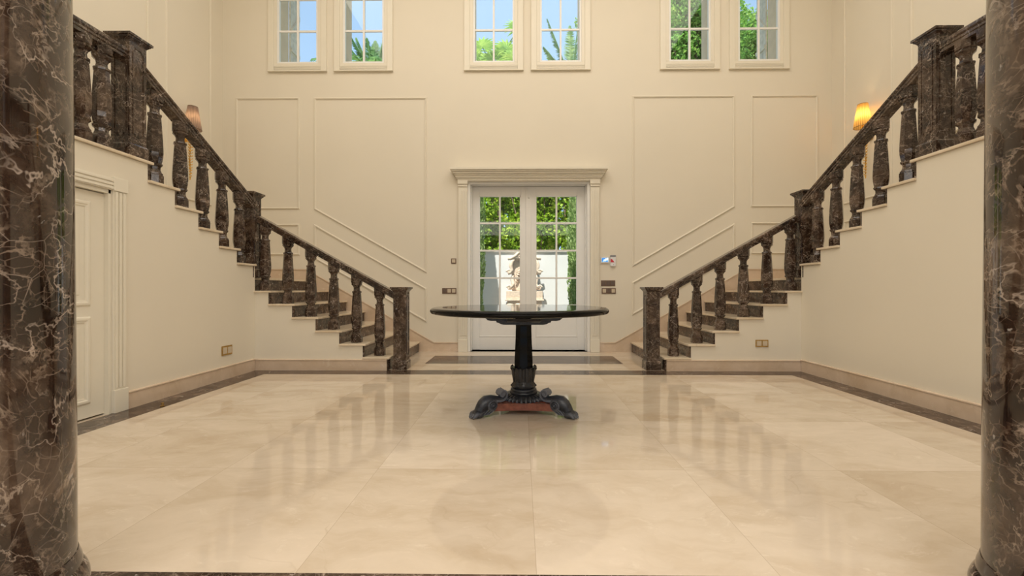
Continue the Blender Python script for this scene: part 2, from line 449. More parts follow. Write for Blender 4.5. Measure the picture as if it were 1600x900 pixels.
# ------------------------------------------------------------------ wall panel mouldings
tn = [0]
def panel_y(pts, w=.032, d=.018):
    tn[0] += 1; mb = MB(); mb.frame(pts, w, d, lambda u, v, h: (u, YB-h, v)); struct(mb.build('trim_%d' % tn[0], M_wall))
def panel_x(pts, sd, w=.032, d=.018):
    tn[0] += 1; mb = MB(); x = XC+sd*HO; mb.frame(pts, w, d, lambda u, v, h: (x-sd*h, u, v)); struct(mb.build('trim_%d' % tn[0], M_wall))
panel_y([(-4.607, 2.295), (-3.572, 2.295), (-3.572, 4.097), (-4.607, 4.097)])
panel_y([(-4.607, 1.555), (-3.572, 1.555), (-3.572, 2.056), (-4.607, 2.056)])
panel_y([(-3.337, 2.293), (-1.515, 1.262), (-1.515, 4.092), (-3.337, 4.092)])
panel_y([(-3.337, 1.500), (-1.515, .471), (-1.515, 1.014), (-3.337, 2.055)])
panel_y([(1.780, 1.360), (3.412, 2.314), (3.412, 4.097), (1.780, 4.097)])
panel_y([(1.780, .585), (3.412, 1.523), (3.412, 2.058), (1.780, 1.115)])
panel_y([(3.669, 2.314), (4.730, 2.314), (4.730, 4.097), (3.669, 4.097)])
panel_y([(3.669, 1.567), (4.730, 1.567), (4.730, 2.070), (3.669, 2.070)])
for sd in (-1, 1):
    panel_x([(5.69, 2.295), (6.535, 2.295), (6.535, 6.45), (5.69, 6.45)], sd)
    panel_x([(5.69, 1.56), (6.535, 1.56), (6.535, 2.045), (5.69, 2.045)], sd)
    panel_x([(3.6, 3.50), (5.43, 2.47), (5.43, 6.45), (3.6, 6.45)], sd)
    panel_x([(3.6, 2.70), (5.43, 1.67), (5.43, 2.23), (3.6, 3.26)], sd)

# ------------------------------------------------------------------ windows
def make_window(i, cx):
    r = structe('window_%d' % (i+1), (cx, YB, WZ0))
    H = WZ1-WZ0; g = GW/2; o = .473; bot = -.137
    mb = MB()   # casing: flat outer band, fluted lower rail, inner band
    for s in (-1, 1):
        a, b_ = sorted((s*o, s*(o-.088))); mb.box(a, b_, -.030, 0, bot, H+.12, .004)
        a, b_ = sorted((s*(o-.088), s*(g+.012))); mb.box(a, b_, -.018, 0, -.012, H+.012, .003)
    mb.box(-o+.088, o-.088, -.018, 0, -.06, -.012, .003); mb.box(-o+.088, o-.088, -.018, 0, H+.012, H+.05, .003)
    for k in range(4): mb.box(-o+.088, o-.088, -.024, 0, bot+.004+k*.018, bot+.018+k*.018, .003)
    mb.box(-o, o, -.030, 0, H+.05, H+.12, .004)
    mb.box(-o-.006, o+.006, -.040, 0, bot-.012, bot, .003)
    mb.build('casing', M_trim, r)
    mb = MB()
    for s in (-1, 1):
        a, b_ = sorted((s*(g+.012), s*(g-.018))); mb.box(a, b_, -.010, .045, -.012, H+.012, .003)
    mb.box(-g+.018, g-.018, -.010, .045, -.012, .016, .003); mb.box(-g+.018, g-.018, -.010, .045, H-.016, H+.012, .003)
    fr = mb.build('frame', M_white, r)
    mb = MB(); mb.box(-.015, .015, -.004, .03, .016, H-.016, .003)
    for k in range(1, 4): mb.box(-g+.018, g-.018, .002, .028, k*H/4-.015, k*H/4+.015, .003)
    mb.build('muntin', M_white, r)
    mb = MB(); mb.box(-g+.01, g-.01, .013, .017, .01, H-.01); mb.build('glass', M_glass, r)
    mb = MB(); mb.box(-g-.02, g+.02, .25, .33, -.06, -.0, .006); mb.build('sill', M_out, r)
    mb = MB()   # stone reveal lining outside the glass
    for s in (-1, 1):
        a, b_ = sorted((s*g, s*(g-.012))); mb.box(a, b_, .045, .285, 0, H)
    mb.build('reveal', M_out, r)
for i, c in enumerate(WC): make_window(i, c)

M_shut = plain('weathered shutter wood', (.68, .65, .55), .75, var=.15, vs=14, bmp=.3)
def shutter(cx, sd):
    r = empty('window_shutter', (cx+sd*(GW/2-.028), YB+.286, WZ0), 0)
    tag(r, 'weathered grey plank shutter folded open outside the %s upper window' % ('leftmost' if sd < 0 else 'rightmost'), 'shutter', 'shutters outside the upper windows')
    H = WZ1-WZ0
    for k in range(3):
        mb = MB(); mb.box(-.014, .014, .004+k*.092, .092+k*.092, 0, H, .004); mb.build('plank', M_shut, r)
    mb = MB(); a, b_ = sorted((-sd*.014, -sd*.036))
    mb.prism([(.02, .66), (.27, 1.02), (.27, 1.10), (.02, .74)], a, b_, 'x'); mb.build('brace', M_shut, r)
    for z in (.3, 1.7):
        mb = MB(); mb.box(a, b_, .01, .275, z+.06, z+.12, .003); mb.build('ledge', M_shut, r)
shutter(WC[0], -1); shutter(WC[5], 1)

# ------------------------------------------------------------------ main double door
door = structe('door_1', (.125, YB, 0))
hw = (DX1-DX0)/2
mb = MB()
for s in (-1, 1):     # fluted pilasters with plinths and caps
    a, b_ = sorted((s*(hw), s*1.125)); mb.box(a, b_, -.045, 0, .2, 2.64, .004)
    for k in range(3):
        c = a+.032+k*.038; mb.box(c, c+.022, -.054, -.045, .26, 2.58, .003)
    mb.box(a-.004, b_+.004, -.062, 0, 0, .2, .005)
    mb.box(a-.004, b_+.004, -.058, 0, 2.64, 2.66, .003); mb.box(a-.010, b_+.010, -.066, 0, 2.68, 2.735, .004); mb.box(a-.002, b_+.002, -.05, 0, 2.66, 2.68)
mb.box(-hw-.01, hw+.01, -.045, 0, DZ, 2.76)
mb.build('casing', M_trim, door)
mb = MB()             # stepped cornice
for (o, z0, z1) in ((.012, 2.735, 2.765), (.028, 2.765, 2.785), (.042, 2.785, 2.812), (.058, 2.812, 2.835), (.078, 2.835, 2.865), (.100, 2.865, 2.885), (.116, 2.885, 2.925)):
    mb.box(-1.125-o, 1.125+o, -.05-o, 0, z0, z1, .003)
mb.build('cornice', M_trim, door)
mb = MB()             # frame lining in the opening
for s in (-1, 1):
    a, b_ = sorted((s*hw, s*(hw-.045))); mb.box(a, b_, .0, .24, 0, DZ, .003)
    a, b_ = sorted((s*(hw-.045), s*(hw-.062))); mb.box(a, b_, .10, .175, 0, DZ-.03, .002)
mb.box(-hw+.045, hw-.045, 0, .24, DZ-.03, DZ, .003)
mb.build('frame', M_white, door)
GZ0, GZ1 = .735, 2.543
def leaf(x0, x1, g0, g1, name='leaf'):
    mb = MB(); y0, y1 = .178, .225; z0, z1 = .005, DZ-.035
    mb.box(x0, g0, y0, y1, z0, z1, .003); mb.box(g1, x1, y0, y1, z0, z1, .003)
    mb.box(g0, g1, y0, y1, GZ1, z1, .002); mb.box(g0, g1, y0+.008, y1, z0, GZ0, .002)
    mb.box(g0, g1, y0, y0+.008, z0, .215); mb.box(g0, g1, y0, y0+.008, GZ0-.11, GZ0)
    mb.frame([(g0, .215), (g1, .215), (g1, GZ0-.11), (g0, GZ0-.11)], .022, .008, lambda u, v, h: (u, y0+.004-h, v))
    lf = mb.build(name, M_white, door)
    mb = MB()
    mb.box(g0, g0+.013, y0-.006, y1, GZ0, GZ1); mb.box(g1-.013, g1, y0-.006, y1, GZ0, GZ1)
    mb.box(g0, g1, y0-.006, y1, GZ0, GZ0+.013); mb.box(g0, g1, y0-.006, y1, GZ1-.013, GZ1)
    c = (g0+g1)/2; mb.box(c-.014, c+.014, y0, y1, GZ0, GZ1, .003)
    for k in range(1, 4):
        z = GZ0+(GZ1-GZ0)*k/4; mb.box(g0, g1, y0+.002, y1-.002, z-.014, z+.014, .003)
    mb.build('muntin', M_white, lf)
    mb = MB(); mb.box(g0, g1, .199, .204, GZ0, GZ1); mb.build('glass', M_glass, lf)
    return lf
cxl = .011
leaf(-.938, cxl-.001, -.815, -.130); leaf(cxl+.001, .960, .118, .803)
mb = MB(); mb.box(cxl-.055, cxl+.03, .160, .180, .02, DZ-.04, .005); mb.build('astragal', M_white, door)
mb = MB(); mb.box(cxl-.022, cxl+.004, .140, .162, 2.50, 2.66, .004); mb.build('bolt', M_white, door)
M_brass = plain('antique brass', (.42, .27, .10), .3, 1.0, var=.15, vs=40)
M_bronze = plain('dark bronze', (.16, .10, .055), .35, .9, var=.2, vs=60)
mb = MB(); mb.box(-.075, -.045, .128, .150, 1.0, 1.22, .004)
mb.sweep([(-.06, .13, 1.15), (-.06, .09, 1.15), (-.06, .075, 1.15), (.05, .075, 1.145)], .009); 
# low door under the left flight
d2 = structe('door_2', (XC-HW, DY0, 0))
L = DY1-DY0; mb = MB()
mb.box(-.075, -.035, 0, L, .012, DDZ-.006, .003)
def dpan(mb, y0, y1, z0, z1):
    mb.frame([(y0, z0), (y1, z0), (y1, z1), (y0, z1)], .045, .012, lambda u, v, h: (-.035+h, u, v))
    mb.box(-.036, -.030, y0+.085, y1-.085, z0+.085, z1-.085, .004)
lf2 = mb.build('leaf', M_trim, d2)
mb = MB(); dpan(mb, .11, L-.11, .872, 1.680); dpan(mb, .11, L-.11, .12, .790); mb.build('panel', M_trim, lf2)
mb = MB()
for k, (a, b_) in enumerate(((-.145, -.030), (L+.025, L+.140))):
    mb.box(-.001, .016, a, b_, .186, 1.795, .003)
    for j in range(3): mb.box(.016, .024, a+.012+j*.033, a+.034+j*.033, .20, 1.79, .003)
    mb.box(-.001, .030, a-.003, b_+.003, 0, .186, .004); mb.box(-.001, .028, a-.004, b_+.004, 1.795, 1.905, .004)
mb.box(-.001, .016, -.03, L+.025, 1.798, 1.895, .003)
for j in range(3): mb.box(.016, .024, -.03, L+.025, 1.806+j*.030, 1.826+j*.030, .003)
mb.build('casing', M_trim, d2)
mb = MB(); mb.box(-.11, 0, L-.001, L+.019, 0, DDZ+.03); mb.box(-.11, 0, -.03, -.001, 0, DDZ+.03); mb.box(-.11, 0, -.03, L+.02, DDZ, DDZ+.029)
mb.build('frame', M_trim, d2)
M_dark = plain('dark void', (.02, .018, .015), .9)
mb = MB(); mb.box(-.13, -.12, -.03, L+.02, 0, DDZ+.03); mb.build('backing', M_dark, d2)

# ------------------------------------------------------------------ staircases
def staircase(sd):
    word = 'left' if sd < 0 else 'right'
    r = empty('staircase', (XC, 0, 0))
    tag(r, 'cream and brown marble staircase climbing to the %s, %s' % (word, 'over the low door' if sd < 0 else 'over a blank wall'), 'staircase', 'pair of staircases')
    def bx(mb, h0, h1, y0, y1, z0, z1, bev=0):
        a, b_ = sorted((sd*h0, sd*h1)); mb.box(a, b_, y0, y1, z0, z1, bev)
    yb = YB-.018
    for k in range(1, 7):     # lower flight
        h = H1+(k-1)*TR
        mb = MB(); bx(mb, h, h+.02, YF-.001, yb, (k-1)*RZ, k*RZ-.026); mb.build('riser', M_emp, r)
        mb = MB(); bx(mb, h-.022, (h+TR+.02) if k < 6 else H1+6*TR, YF-.022, yb, k*RZ-.026, k*RZ, .007); mb.build('tread', M_tread, r)
    h = H1+6*TR
    mb = MB(); bx(mb, h, h+.02, YF+.001, yb, 6*RZ, ZL-.026); mb.build('riser', M_emp, r)
    mb = MB(); bx(mb, h-.022, HO-.018, YR8, yb, ZL-.026, ZL, .007); mb.build('landing', M_tread, r)
    for k in range(8, 14):    # upper flight, coming back towards the camera
        y = YR8-(k-8)*TR
        mb = MB(); bx(mb, HW-.001, HO-.018, y-.02, y, (k-1)*RZ, k*RZ-.026); mb.build('riser', M_emp, r)
        y1 = y-TR-.02 if k < 13 else YW
        mb = MB(); bx(mb, HW-.022, HO-.018, y1, y+.024, k*RZ-.026, k*RZ, .007)
        mb.build('tread' if k < 13 else 'upper_landing', M_tread, r)
    return r
staircase(-1); staircase(1)

# ------------------------------------------------------------------ balustrades
BH = .819
def baluster_mesh(sx, sy, hgt=BH):
    P = [(.070,0),(.070,.082),(.064,.088),(.064,.098),(.054,.110),(.045,.135),(.046,.160),(.057,.172),(.062,.177),(.062,.188),(.054,.194),
         (.059,.215),(.065,.25),(.0675,.29),(.0665,.34),(.0635,.40),(.0595,.47),(.0550,.55),(.0495,.625),(.0555,.630),(.0570,.640),(.054,.648),
         (.041,.654),(.0375,.675),(.038,.695),(.045,.712),(.056,.724),(.064,.733),(.064,.747),(.060,.752),(.068,.758),(.069,.778),(.069,hgt)]
    mb = MB(); mb.lathe(P, 8, shear=(sx, sy), rot=.5)
    o = mb.build('baluster', M_emp); me = o.data; bpy.data.objects.remove(o); return me
def newel(parent, x, y, z, h, w, fancy=False):
    hw_ = w/2
    def ring(prof):
        mb = MB(); n = None; R = []
        for o, zz in prof: R.append([mb.b.verts.new((sx*(hw_+o), sy*(hw_+o), zz)) for sx, sy in ((-1,-1),(1,-1),(1,1),(-1,1))])
        for k in range(len(R)-1):
            for i in range(4): mb.b.faces.new((R[k][i], R[k][(i+1) % 4], R[k+1][(i+1) % 4], R[k+1][i]))
        mb.b.faces.new(R[0][::-1]); mb.b.faces.new(R[-1]); return mb
    mb = ring([(0, .10), (0, h-.05)])
    # notched-corner raised fillet on each face of the shaft
    zb, zt = .17, h-.10; a = hw_-.028; n = .022
    poly = [(-a+n, zb), (a-n, zb), (a-n, zb+n), (a, zb+n), (a, zt-n), (a-n, zt-n), (a-n, zt), (-a+n, zt), (-a+n, zt-n), (-a, zt-n), (-a, zb+n), (-a+n, zb+n)]
    for f in range(4):
        R = Matrix.Rotation(f*pi/2, 4, 'Z')
        k = len(poly)
        lay = []
        for sc_, d in ((1.0, 0.0), (.985, .005), (.90, .005), (.88, .0)):
            cz = (zb+zt)/2
            lay.append([mb.b.verts.new(R @ Vector((u*sc_ if abs(sc_-1) > 1e-6 else u, -hw_-d, cz+(v-cz)*(1-(1-sc_)*.13)))) for u, v in poly])
        for q in range(3):
            for i in range(k): mb.b.faces.new((lay[q][i], lay[q][(i+1) % k], lay[q+1][(i+1) % k], lay[q+1][i]))
    p = mb.build('newel_post', M_emp, parent, loc=(x, y, z))
    mb = ring([(.012, 0), (.012, .098), (.002, .112)]); mb.build('plinth', M_emp, p)
    mb = ring([(.000, h-.062), (.004, h-.052), (.016, h-.036), (.020, h-.034), (.024, h-.024), (.034, h-.020), (.034, h)]); mb.build('cap', M_emp, p)
    return p
def rail(mb, p0, p1, horiz):
    """moulded handrail between two points, plumb-cut ends; horiz = unit vector across it"""
    prof = [(-.052,-.090),(.052,-.090),(.052,-.066),(.060,-.060),(.060,-.042),(.066,-.036),(.070,-.028),(.070,-.008),(.062,0),(-.062,0),(-.070,-.008),(-.070,-.028),(-.066,-.036),(-.060,-.042),(-.060,-.060),(-.052,-.066)]
    A = [mb.b.verts.new(Vector(p0)+Vector(horiz)*u+Vector((0,0,v))) for u, v in prof]
    B = [mb.b.verts.new(Vector(p1)+Vector(horiz)*u+Vector((0,0,v))) for u, v in prof]
    n = len(prof)
    for i in range(n): mb.b.faces.new((A[i], A[(i+1) % n], B[(i+1) % n], B[i]))
    mb.b.faces.new(A[::-1]); mb.b.faces.new(B)
SL = RZ/TR
def balustrade(sd):
    word = 'left' if sd < 0 else 'right'
    r = empty('balustrade', (XC, 0, 0))
    tag(r, 'brown marble balustrade with turned balusters on the %s-hand staircase' % word, 'balustrade', 'pair of marble balustrades')
    YL = 5.35; HN = 1.574; HCN = 3.500; HU = 3.445; YCN = 5.335; YUN = 3.612
    newel(r, sd*HN, YL-.02, 0, 1.028, .160)
    newel(r, sd*HCN, YCN, ZL, 1.075, .170)
    newel(r, sd*HU, YUN, ZG, 1.030, .160)
    def topz(h): return RZ+.826+.003+(h-H1)*SL
    mb = MB(); rail(mb, (sd*(HN+.08), YL, topz(HN+.08)), (sd*(HCN-.085), YL, topz(HCN-.085)), (0,1,0)); mb.build('handrail', M_emp, r)
    me = baluster_mesh(sd*SL, 0)
    for k in range(1, 7):
        h = H1+(k-.5)*TR+.003
        o = bpy.data.objects.new('baluster', me); COL.objects.link(o); o.parent = r; o.location = (sd*h, YL, k*RZ)
    def topy(y): return 8*RZ+.826+.003+(YR8-y)*SL
    mb = MB(); rail(mb, (sd*HU, YCN-.085, topy(YCN-.085)), (sd*HU, YUN+.08, topy(YUN+.08)), (1,0,0)); mb.build('handrail', M_emp, r)
    me = baluster_mesh(0, -SL)
    for k in range(8, 13):
        y = YR8-(k-7.5)*TR
        o = bpy.data.objects.new('baluster', me); COL.objects.link(o); o.parent = r; o.location = (sd*HU, y, k*RZ)
    mb = MB(); rail(mb, (sd*HU, YUN-.08, ZG+.909), (sd*HU, YW, ZG+.909), (1,0,0)); mb.build('handrail', M_emp, r)
    me = baluster_mesh(0, 0); y = 3.375
    while y > 1.5:
        o = bpy.data.objects.new('baluster', me); COL.objects.link(o); o.parent = r; o.location = (sd*HU, y, ZG); y -= .163
    return r
balustrade(-1); balustrade(1)

# ------------------------------------------------------------------ columns
for sd, x in ((-1, -1.60), (1, 1.62)):
    word = 'left' if sd < 0 else 'right'
    r = empty('column', (x, 1.20, 0))
    tag(r, 'thick polished brown marble column at the %s edge of the view, white veined' % word, 'column', 'pair of foreground marble columns')
    mb = MB(); R0 = .2265
    P = [(R0+.012, .125), (R0+.010, .14), (R0+.002, .165)]
    for k in range(13):
        t = k/12; z = .165+t*2.80; P.append((R0-.022*t**1.3, z))
    P += [(R0-.018, 2.975), (R0-.008, 2.98), (R0-.008, 3.0)]
    mb.lathe(P, 96); mb.build('shaft', M_empc, r, smooth=True, angle=40)
    mb = MB(); P = [(R0, 0)]
    for k in range(13):
        a = -pi/2+pi*k/12; P.append((R0-.022+.052*cos(a)*1.0, .068+.068*sin(a)))
    P.append((R0-.02, .136)); mb.lathe(P, 96); mb.build('base', M_emp, r, smooth=True, angle=60)
    mb = MB(); mb.lathe([(R0-.02, 3.0), (R0, 3.05), (R0+.03, 3.1), (R0+.05, 3.16), (R0+.05, 3.18)], 64); mb.box(-.29, .29, -.14, .29, 3.18, 3.298)
    mb.build('capital', M_emp, r)

# ------------------------------------------------------------------ round table
M_ebony = plain('black lacquered wood', (.006, .0055, .005), .06, var=.5, vs=5, spec=.28)
M_carv = plain('carved black wood', (.012, .012, .014), .28, var=.6, vs=60, bmp=.6, bs=55, spec=.6)
M_carvhl = plain('blackened carving with painted highlights', (.016, .017, .021), .30, var=.5, vs=80, bmp=.25, bs=90, spec=.45)
nt = M_carvhl.node_tree; b = nt.nodes['Principled BSDF']; src = b.inputs['Base Color'].links[0].from_socket
hl = ramp(nt, N(nt, 'NewGeometry').outputs['Pointiness'], [(.54, 0.0), (.66, 1.0)])
nt.links.new(mix(nt, hl.outputs[0], src, (.17, .18, .21)), b.inputs['Base Color'])  # bluish-grey highlights painted into the colour of the raised edges
M_redw = plain('reddish mahogany', (.20, .065, .038), .25, var=.35, vs=25, spec=.5)
M_ebony.node_tree.nodes['Principled BSDF'].inputs['IOR'].default_value = 1.28
TX, TY = .022, 3.50
tb = empty('pedestal_table', (TX, TY, 0))
tag(tb, 'round black pedestal table with carved claw feet in the middle of the hall', 'table')
mb = MB(); P = [(.68, .806), (.705, .806), (.718, .811), (.725, .820), (.727, .829), (.724, .838), (.716, .846), (.704, .8515), (.701, .852), (.6, .852), (0, .852)]
mb.lathe([(0, .806)]+P, 128, c=(-.034, 0, 0)); mb.build('tabletop', M_ebony, tb, smooth=True, angle=30)
mb = MB()      # stepped cleats below the top
def ogee(w0, w1, z1, z0):
    return [(-w0, z1), (-w0+.006, z1-.010), (-w0+.05, z1-.016), (-w1-.02, (z0+z1)/2), (-w1, z0+.006), (-w1+.03, z0), (w1-.03, z0), (w1, z0+.006), (w1+.02, (z0+z1)/2), (w0-.05, z1-.016), (w0-.006, z1-.010), (w0, z1)]
mb.prism(ogee(.40, .29, .806, .748), -.13, .13, 'y', .004); mb.prism(ogee(.225, .185, .7485, .714), -.10, .10, 'y', .004)
mb.prism(ogee(.40, .29, .8055, .7485), -.13, .13, 'x', .004)
mb.build('cleat', M_carv, tb)
mb = MB()
mb.lathe([(.082, .355), (.080, .42), (.076, .50), (.0715, .60), (.069, .70), (.072, .715)], 8, rot=.5)
mb.build('shaft', M_ebony, tb)
mb = MB()      # carved sleeve with leaves
def flute(n, amp): return lambda i, z: 1+amp*(cos(i*2*pi*n/96))
mb.lathe([(.080, .190), (.094, .195), (.098, .207), (.096, .222), (.088, .232), (.084, .240), (.082, .26), (.083, .30), (.086, .335), (.090, .350), (.092, .358)], 96, fl=flute(8, .03))
for k in range(8):   # upturned leaf tips round the top and leaf ribs
    a = 2*pi*(k+.5)/8; c, s_ = cos(a), sin(a)
    mb.sweep([(c*.084, s_*.084, .245), (c*.091, s_*.091, .30), (c*.096, s_*.096, .345), (c*.106, s_*.106, .366), (c*.112, s_*.112, .358), (c*.110, s_*.110, .345)], [.016, .022, .024, .020, .014, .008], 8, flat=.45, up=(c, s_, 0))
    a = 2*pi*k/8; c, s_ = cos(a), sin(a)
    mb.sweep([(c*.086, s_*.086, .245), (c*.090, s_*.090, .29), (c*.093, s_*.093, .335), (c*.099, s_*.099, .350)], [.006, .013, .012, .005], 8, flat=.4, up=(c, s_, 0))
    mb.ball((c*.096, s_*.096, .208), .013, (1, 1, .8), 8, 6)
mb.build('carved_sleeve', M_carv, tb, smooth=True, angle=50)
mb = MB()      # fluted dome base
mb.lathe([(.088, .192), (.104, .186), (.108, .178), (.106, .170), (.112, .166), (.116, .156), (.112, .150), (.118, .148)], 64)
def gad(i, z): return 1+(.05 if .095 < z < .145 else .008)*cos(i*2*pi*30/240)
mb.lathe([(.118, .148), (.138, .143), (.154, .135), (.168, .123), (.174, .111), (.169, .102), (.150, .098)], 240, fl=gad)
mb.build('fluted_base', M_carvhl, tb, smooth=True, angle=50)
mb = MB()      # three-sided plinth with hollow sides
P = []
for k in range(3):
    a = radians(90+120*k); a2 = radians(90+120*(k+1)); R = .300; wd = .055
    A = Vector((cos(a), sin(a)))*R; B = Vector((cos(a2), sin(a2)))*R
    ta = Vector((-sin(a), cos(a))); tb2 = Vector((-sin(a2), cos(a2)))
    p0 = A+ta*wd; p1 = B-tb2*wd; m = ((p0+p1)/2); inn = -m.normalized()
    P.append(tuple(p0))
    for j in range(1, 10):
        t = j/10; q = p0.lerp(p1, t)+inn*.028*sin(pi*t); P.append(tuple(q))
    P.append(tuple(p1))
mb.prism(P, .046, .102, 'z', .003); mb.build('plinth', M_redw, tb)
mb = MB(); mb.lathe([(.03, .030), (.04, .034), (.045, .046)], 24); mb.build('boss', M_redw, tb)
def spiral(mb, c, ux, uz, un, r0, turns, rad, n=44):
    """spiral volute ridge in the plane ux, uz at c, raised along un"""
    pts = []; rr = []
    for i in range(n):
        t = i/(n-1); a = 2*pi*turns*t; r = r0*(1-t*.88)
        pts.append(Vector(c)+Vector(ux)*cos(a)*r+Vector(uz)*sin(a)*r); rr.append(rad*(1-.35*t))
    mb.sweep(pts, rr, 8, up=un)
def claw_foot(k):
    a = radians(90+120*k)
    D = Vector((cos(a), sin(a), 0)); T = Vector((-sin(a), cos(a), 0)); Z = Vector((0, 0, 1))
    def W(d, t, z): return D*d*.975+T*t+Z*z
    mb = MB()
    # haunch and ankle down to the paw
    mb.sweep([W(.19,0,.118), W(.25,0,.114), W(.305,0,.114), (W(.345,0,.108)), W(.375,0,.088), W(.392,0,.070), W(.410,0,.045), W(.425,0,.030)],
             [.024, .036, .052, .060, .056, .050, .045, .036], 14, flat=.95, up=T)
    # palm of the paw
    mb.ball(W(.420,0,.032), .052, (1, 1.1, .72), 14, 10)
    for i, (tt, ln) in enumerate(((-.036, .045), (-.012, .056), (.012, .056), (.036, .045))):
        mb.sweep([W(.415, tt*.8, .040), W(.440, tt, .036), W(.440+ln*.45, tt*1.1, .026), W(.440+ln*.7, tt*1.12, .014)], [.016, .018, .0175, .012], 9)
        mb.sweep([W(.440+ln*.68, tt*1.12, .016), W(.440+ln*.85, tt*1.12, .010), W(.440+ln*.95, tt*1.12, .003)], [.007, .005, .0015], 7)
    # side volutes
    for s in (-1, 1):
        c = W(.318, s*.050, .094)
        n0 = T*s
        mb.sweep([W(.318, s*.030, .094), W(.318, s*.060, .094)], [.043, .043], 24, up=D)
        spiral(mb, W(.318, s*.064, .094), D, Z, T, .037, 2.0, .0085)
        mb.ball(W(.318, s*.064, .094), .009, (1, 1, 1), 8, 6)
        # acanthus leaf sweeping under the ankle
        for j in range(4):
            mb.sweep([W(.300+.02*j, s*(.044-.004*j), .070), W(.315+.025*j, s*(.046-.004*j), .048), W(.345+.022*j, s*(.044-.003*j), .028), W(.372+.016*j, s*.040, .022)], [.006, .011, .010, .004], 7, flat=.6)
    # ridges across the haunch
    for j in range(6):
        z = .150-.012*abs(j-2)-.016; d = .265+.020*j
        mb.sweep([W(d, -.034, z-.010), W(d+.004, 0, z+.010), W(d, .034, z-.010)], [.005, .007, .005], 7)
    mb.sweep([W(.382, -.036, .078), W(.398, 0, .090), W(.382, .036, .078)], [.006, .008, .006], 7)
    f = mb.build('claw_foot', M_carvhl, tb, smooth=True, angle=55)
    mb = MB()      # rolled scroll on top of the arm
    sp = []; wd = .040
    pr = [(.300,.128), (.270,.118), (.235,.114), (.205,.120), (.184,.140), (.180,.166), (.194,.188), (.216,.194), (.232,.184), (.238,.168), (.230,.154), (.216,.150), (.206,.160), (.210,.170)]
    n = len(pr); th = .0085
    rows = []
    for i, (d, z) in enumerate(pr):
        d0, z0 = pr[max(i-1,0)]; d1, z1 = pr[min(i+1,n-1)]; tx, tz = d1-d0, z1-z0; l = math.hypot(tx, tz); nx, nz = -tz/l*th, tx/l*th
        rows.append([mb.b.verts.new(W(d+sg*nx, s*wd, z+sg*nz)) for sg, s in ((1,-1),(1,1),(-1,1),(-1,-1))])
    for i in range(n-1):
        for q in range(4): mb.b.faces.new((rows[i][q], rows[i][(q+1) % 4], rows[i+1][(q+1) % 4], rows[i+1][q]))
    mb.b.faces.new(rows[0][::-1]); mb.b.faces.new(rows[-1])
    mb.sweep([W(.212, -.042, .166), W(.212, .042, .166)], .017, 14, up=Z)
    for j in range(5): mb.sweep([W(.205+.003*j, -.032+.016*j, .204), W(.185, -.032+.016*j, .178), W(.181, -.032+.016*j, .150)], .0045, 6)
    mb.build('scroll', M_carvhl, f, smooth=True, angle=40)
for k in range(3): claw_foot(k)

# ------------------------------------------------------------------ wall sconces
M_gold = plain('gilt metal', (.80, .50, .12), .32, 1.0, var=.15, vs=60)
def shade_mat(name, col, em, est):
    m, nt, b = newmat(name); p = N(nt, 'TexCoord').outputs['Object']
    sep = N(nt, 'SeparateXYZ'); nt.links.new(p, sep.inputs[0])
    an = math_(nt, 'ARCTAN2', sep.outputs[1], sep.outputs[0])
    w = math_(nt, 'ADD', math_(nt, 'MULTIPLY', math_(nt, 'SINE', math_(nt, 'MULTIPLY', an, 26)), .45), .55)
    b.inputs['Roughness'].default_value = .8
    c = mix(nt, w, tuple(x*.45 for x in col), col); nt.links.new(c, b.inputs['Base Color'])
    tl = N(nt, 'BsdfTranslucent'); nt.links.new(c, tl.inputs[0])
    mx = N(nt, 'MixShader'); mx.inputs[0].default_value = .6
    nt.links.new(b.outputs[0], mx.inputs[1]); nt.links.new(tl.outputs[0], mx.inputs[2]); nt.links.new(mx.outputs[0], nt.nodes['Material Output'].inputs[0])
    return m
M_shadeL = shade_mat('mauve pleated silk', (.42, .33, .30), 0, 0)
M_shadeR = shade_mat('yellow pleated silk', (.68, .46, .16), 0, 0)
M_bulb, nt, b = newmat('lit bulb'); b.inputs['Emission Color'].default_value = (1, .72, .36, 1); b.inputs['Emission Strength'].default_value = 6
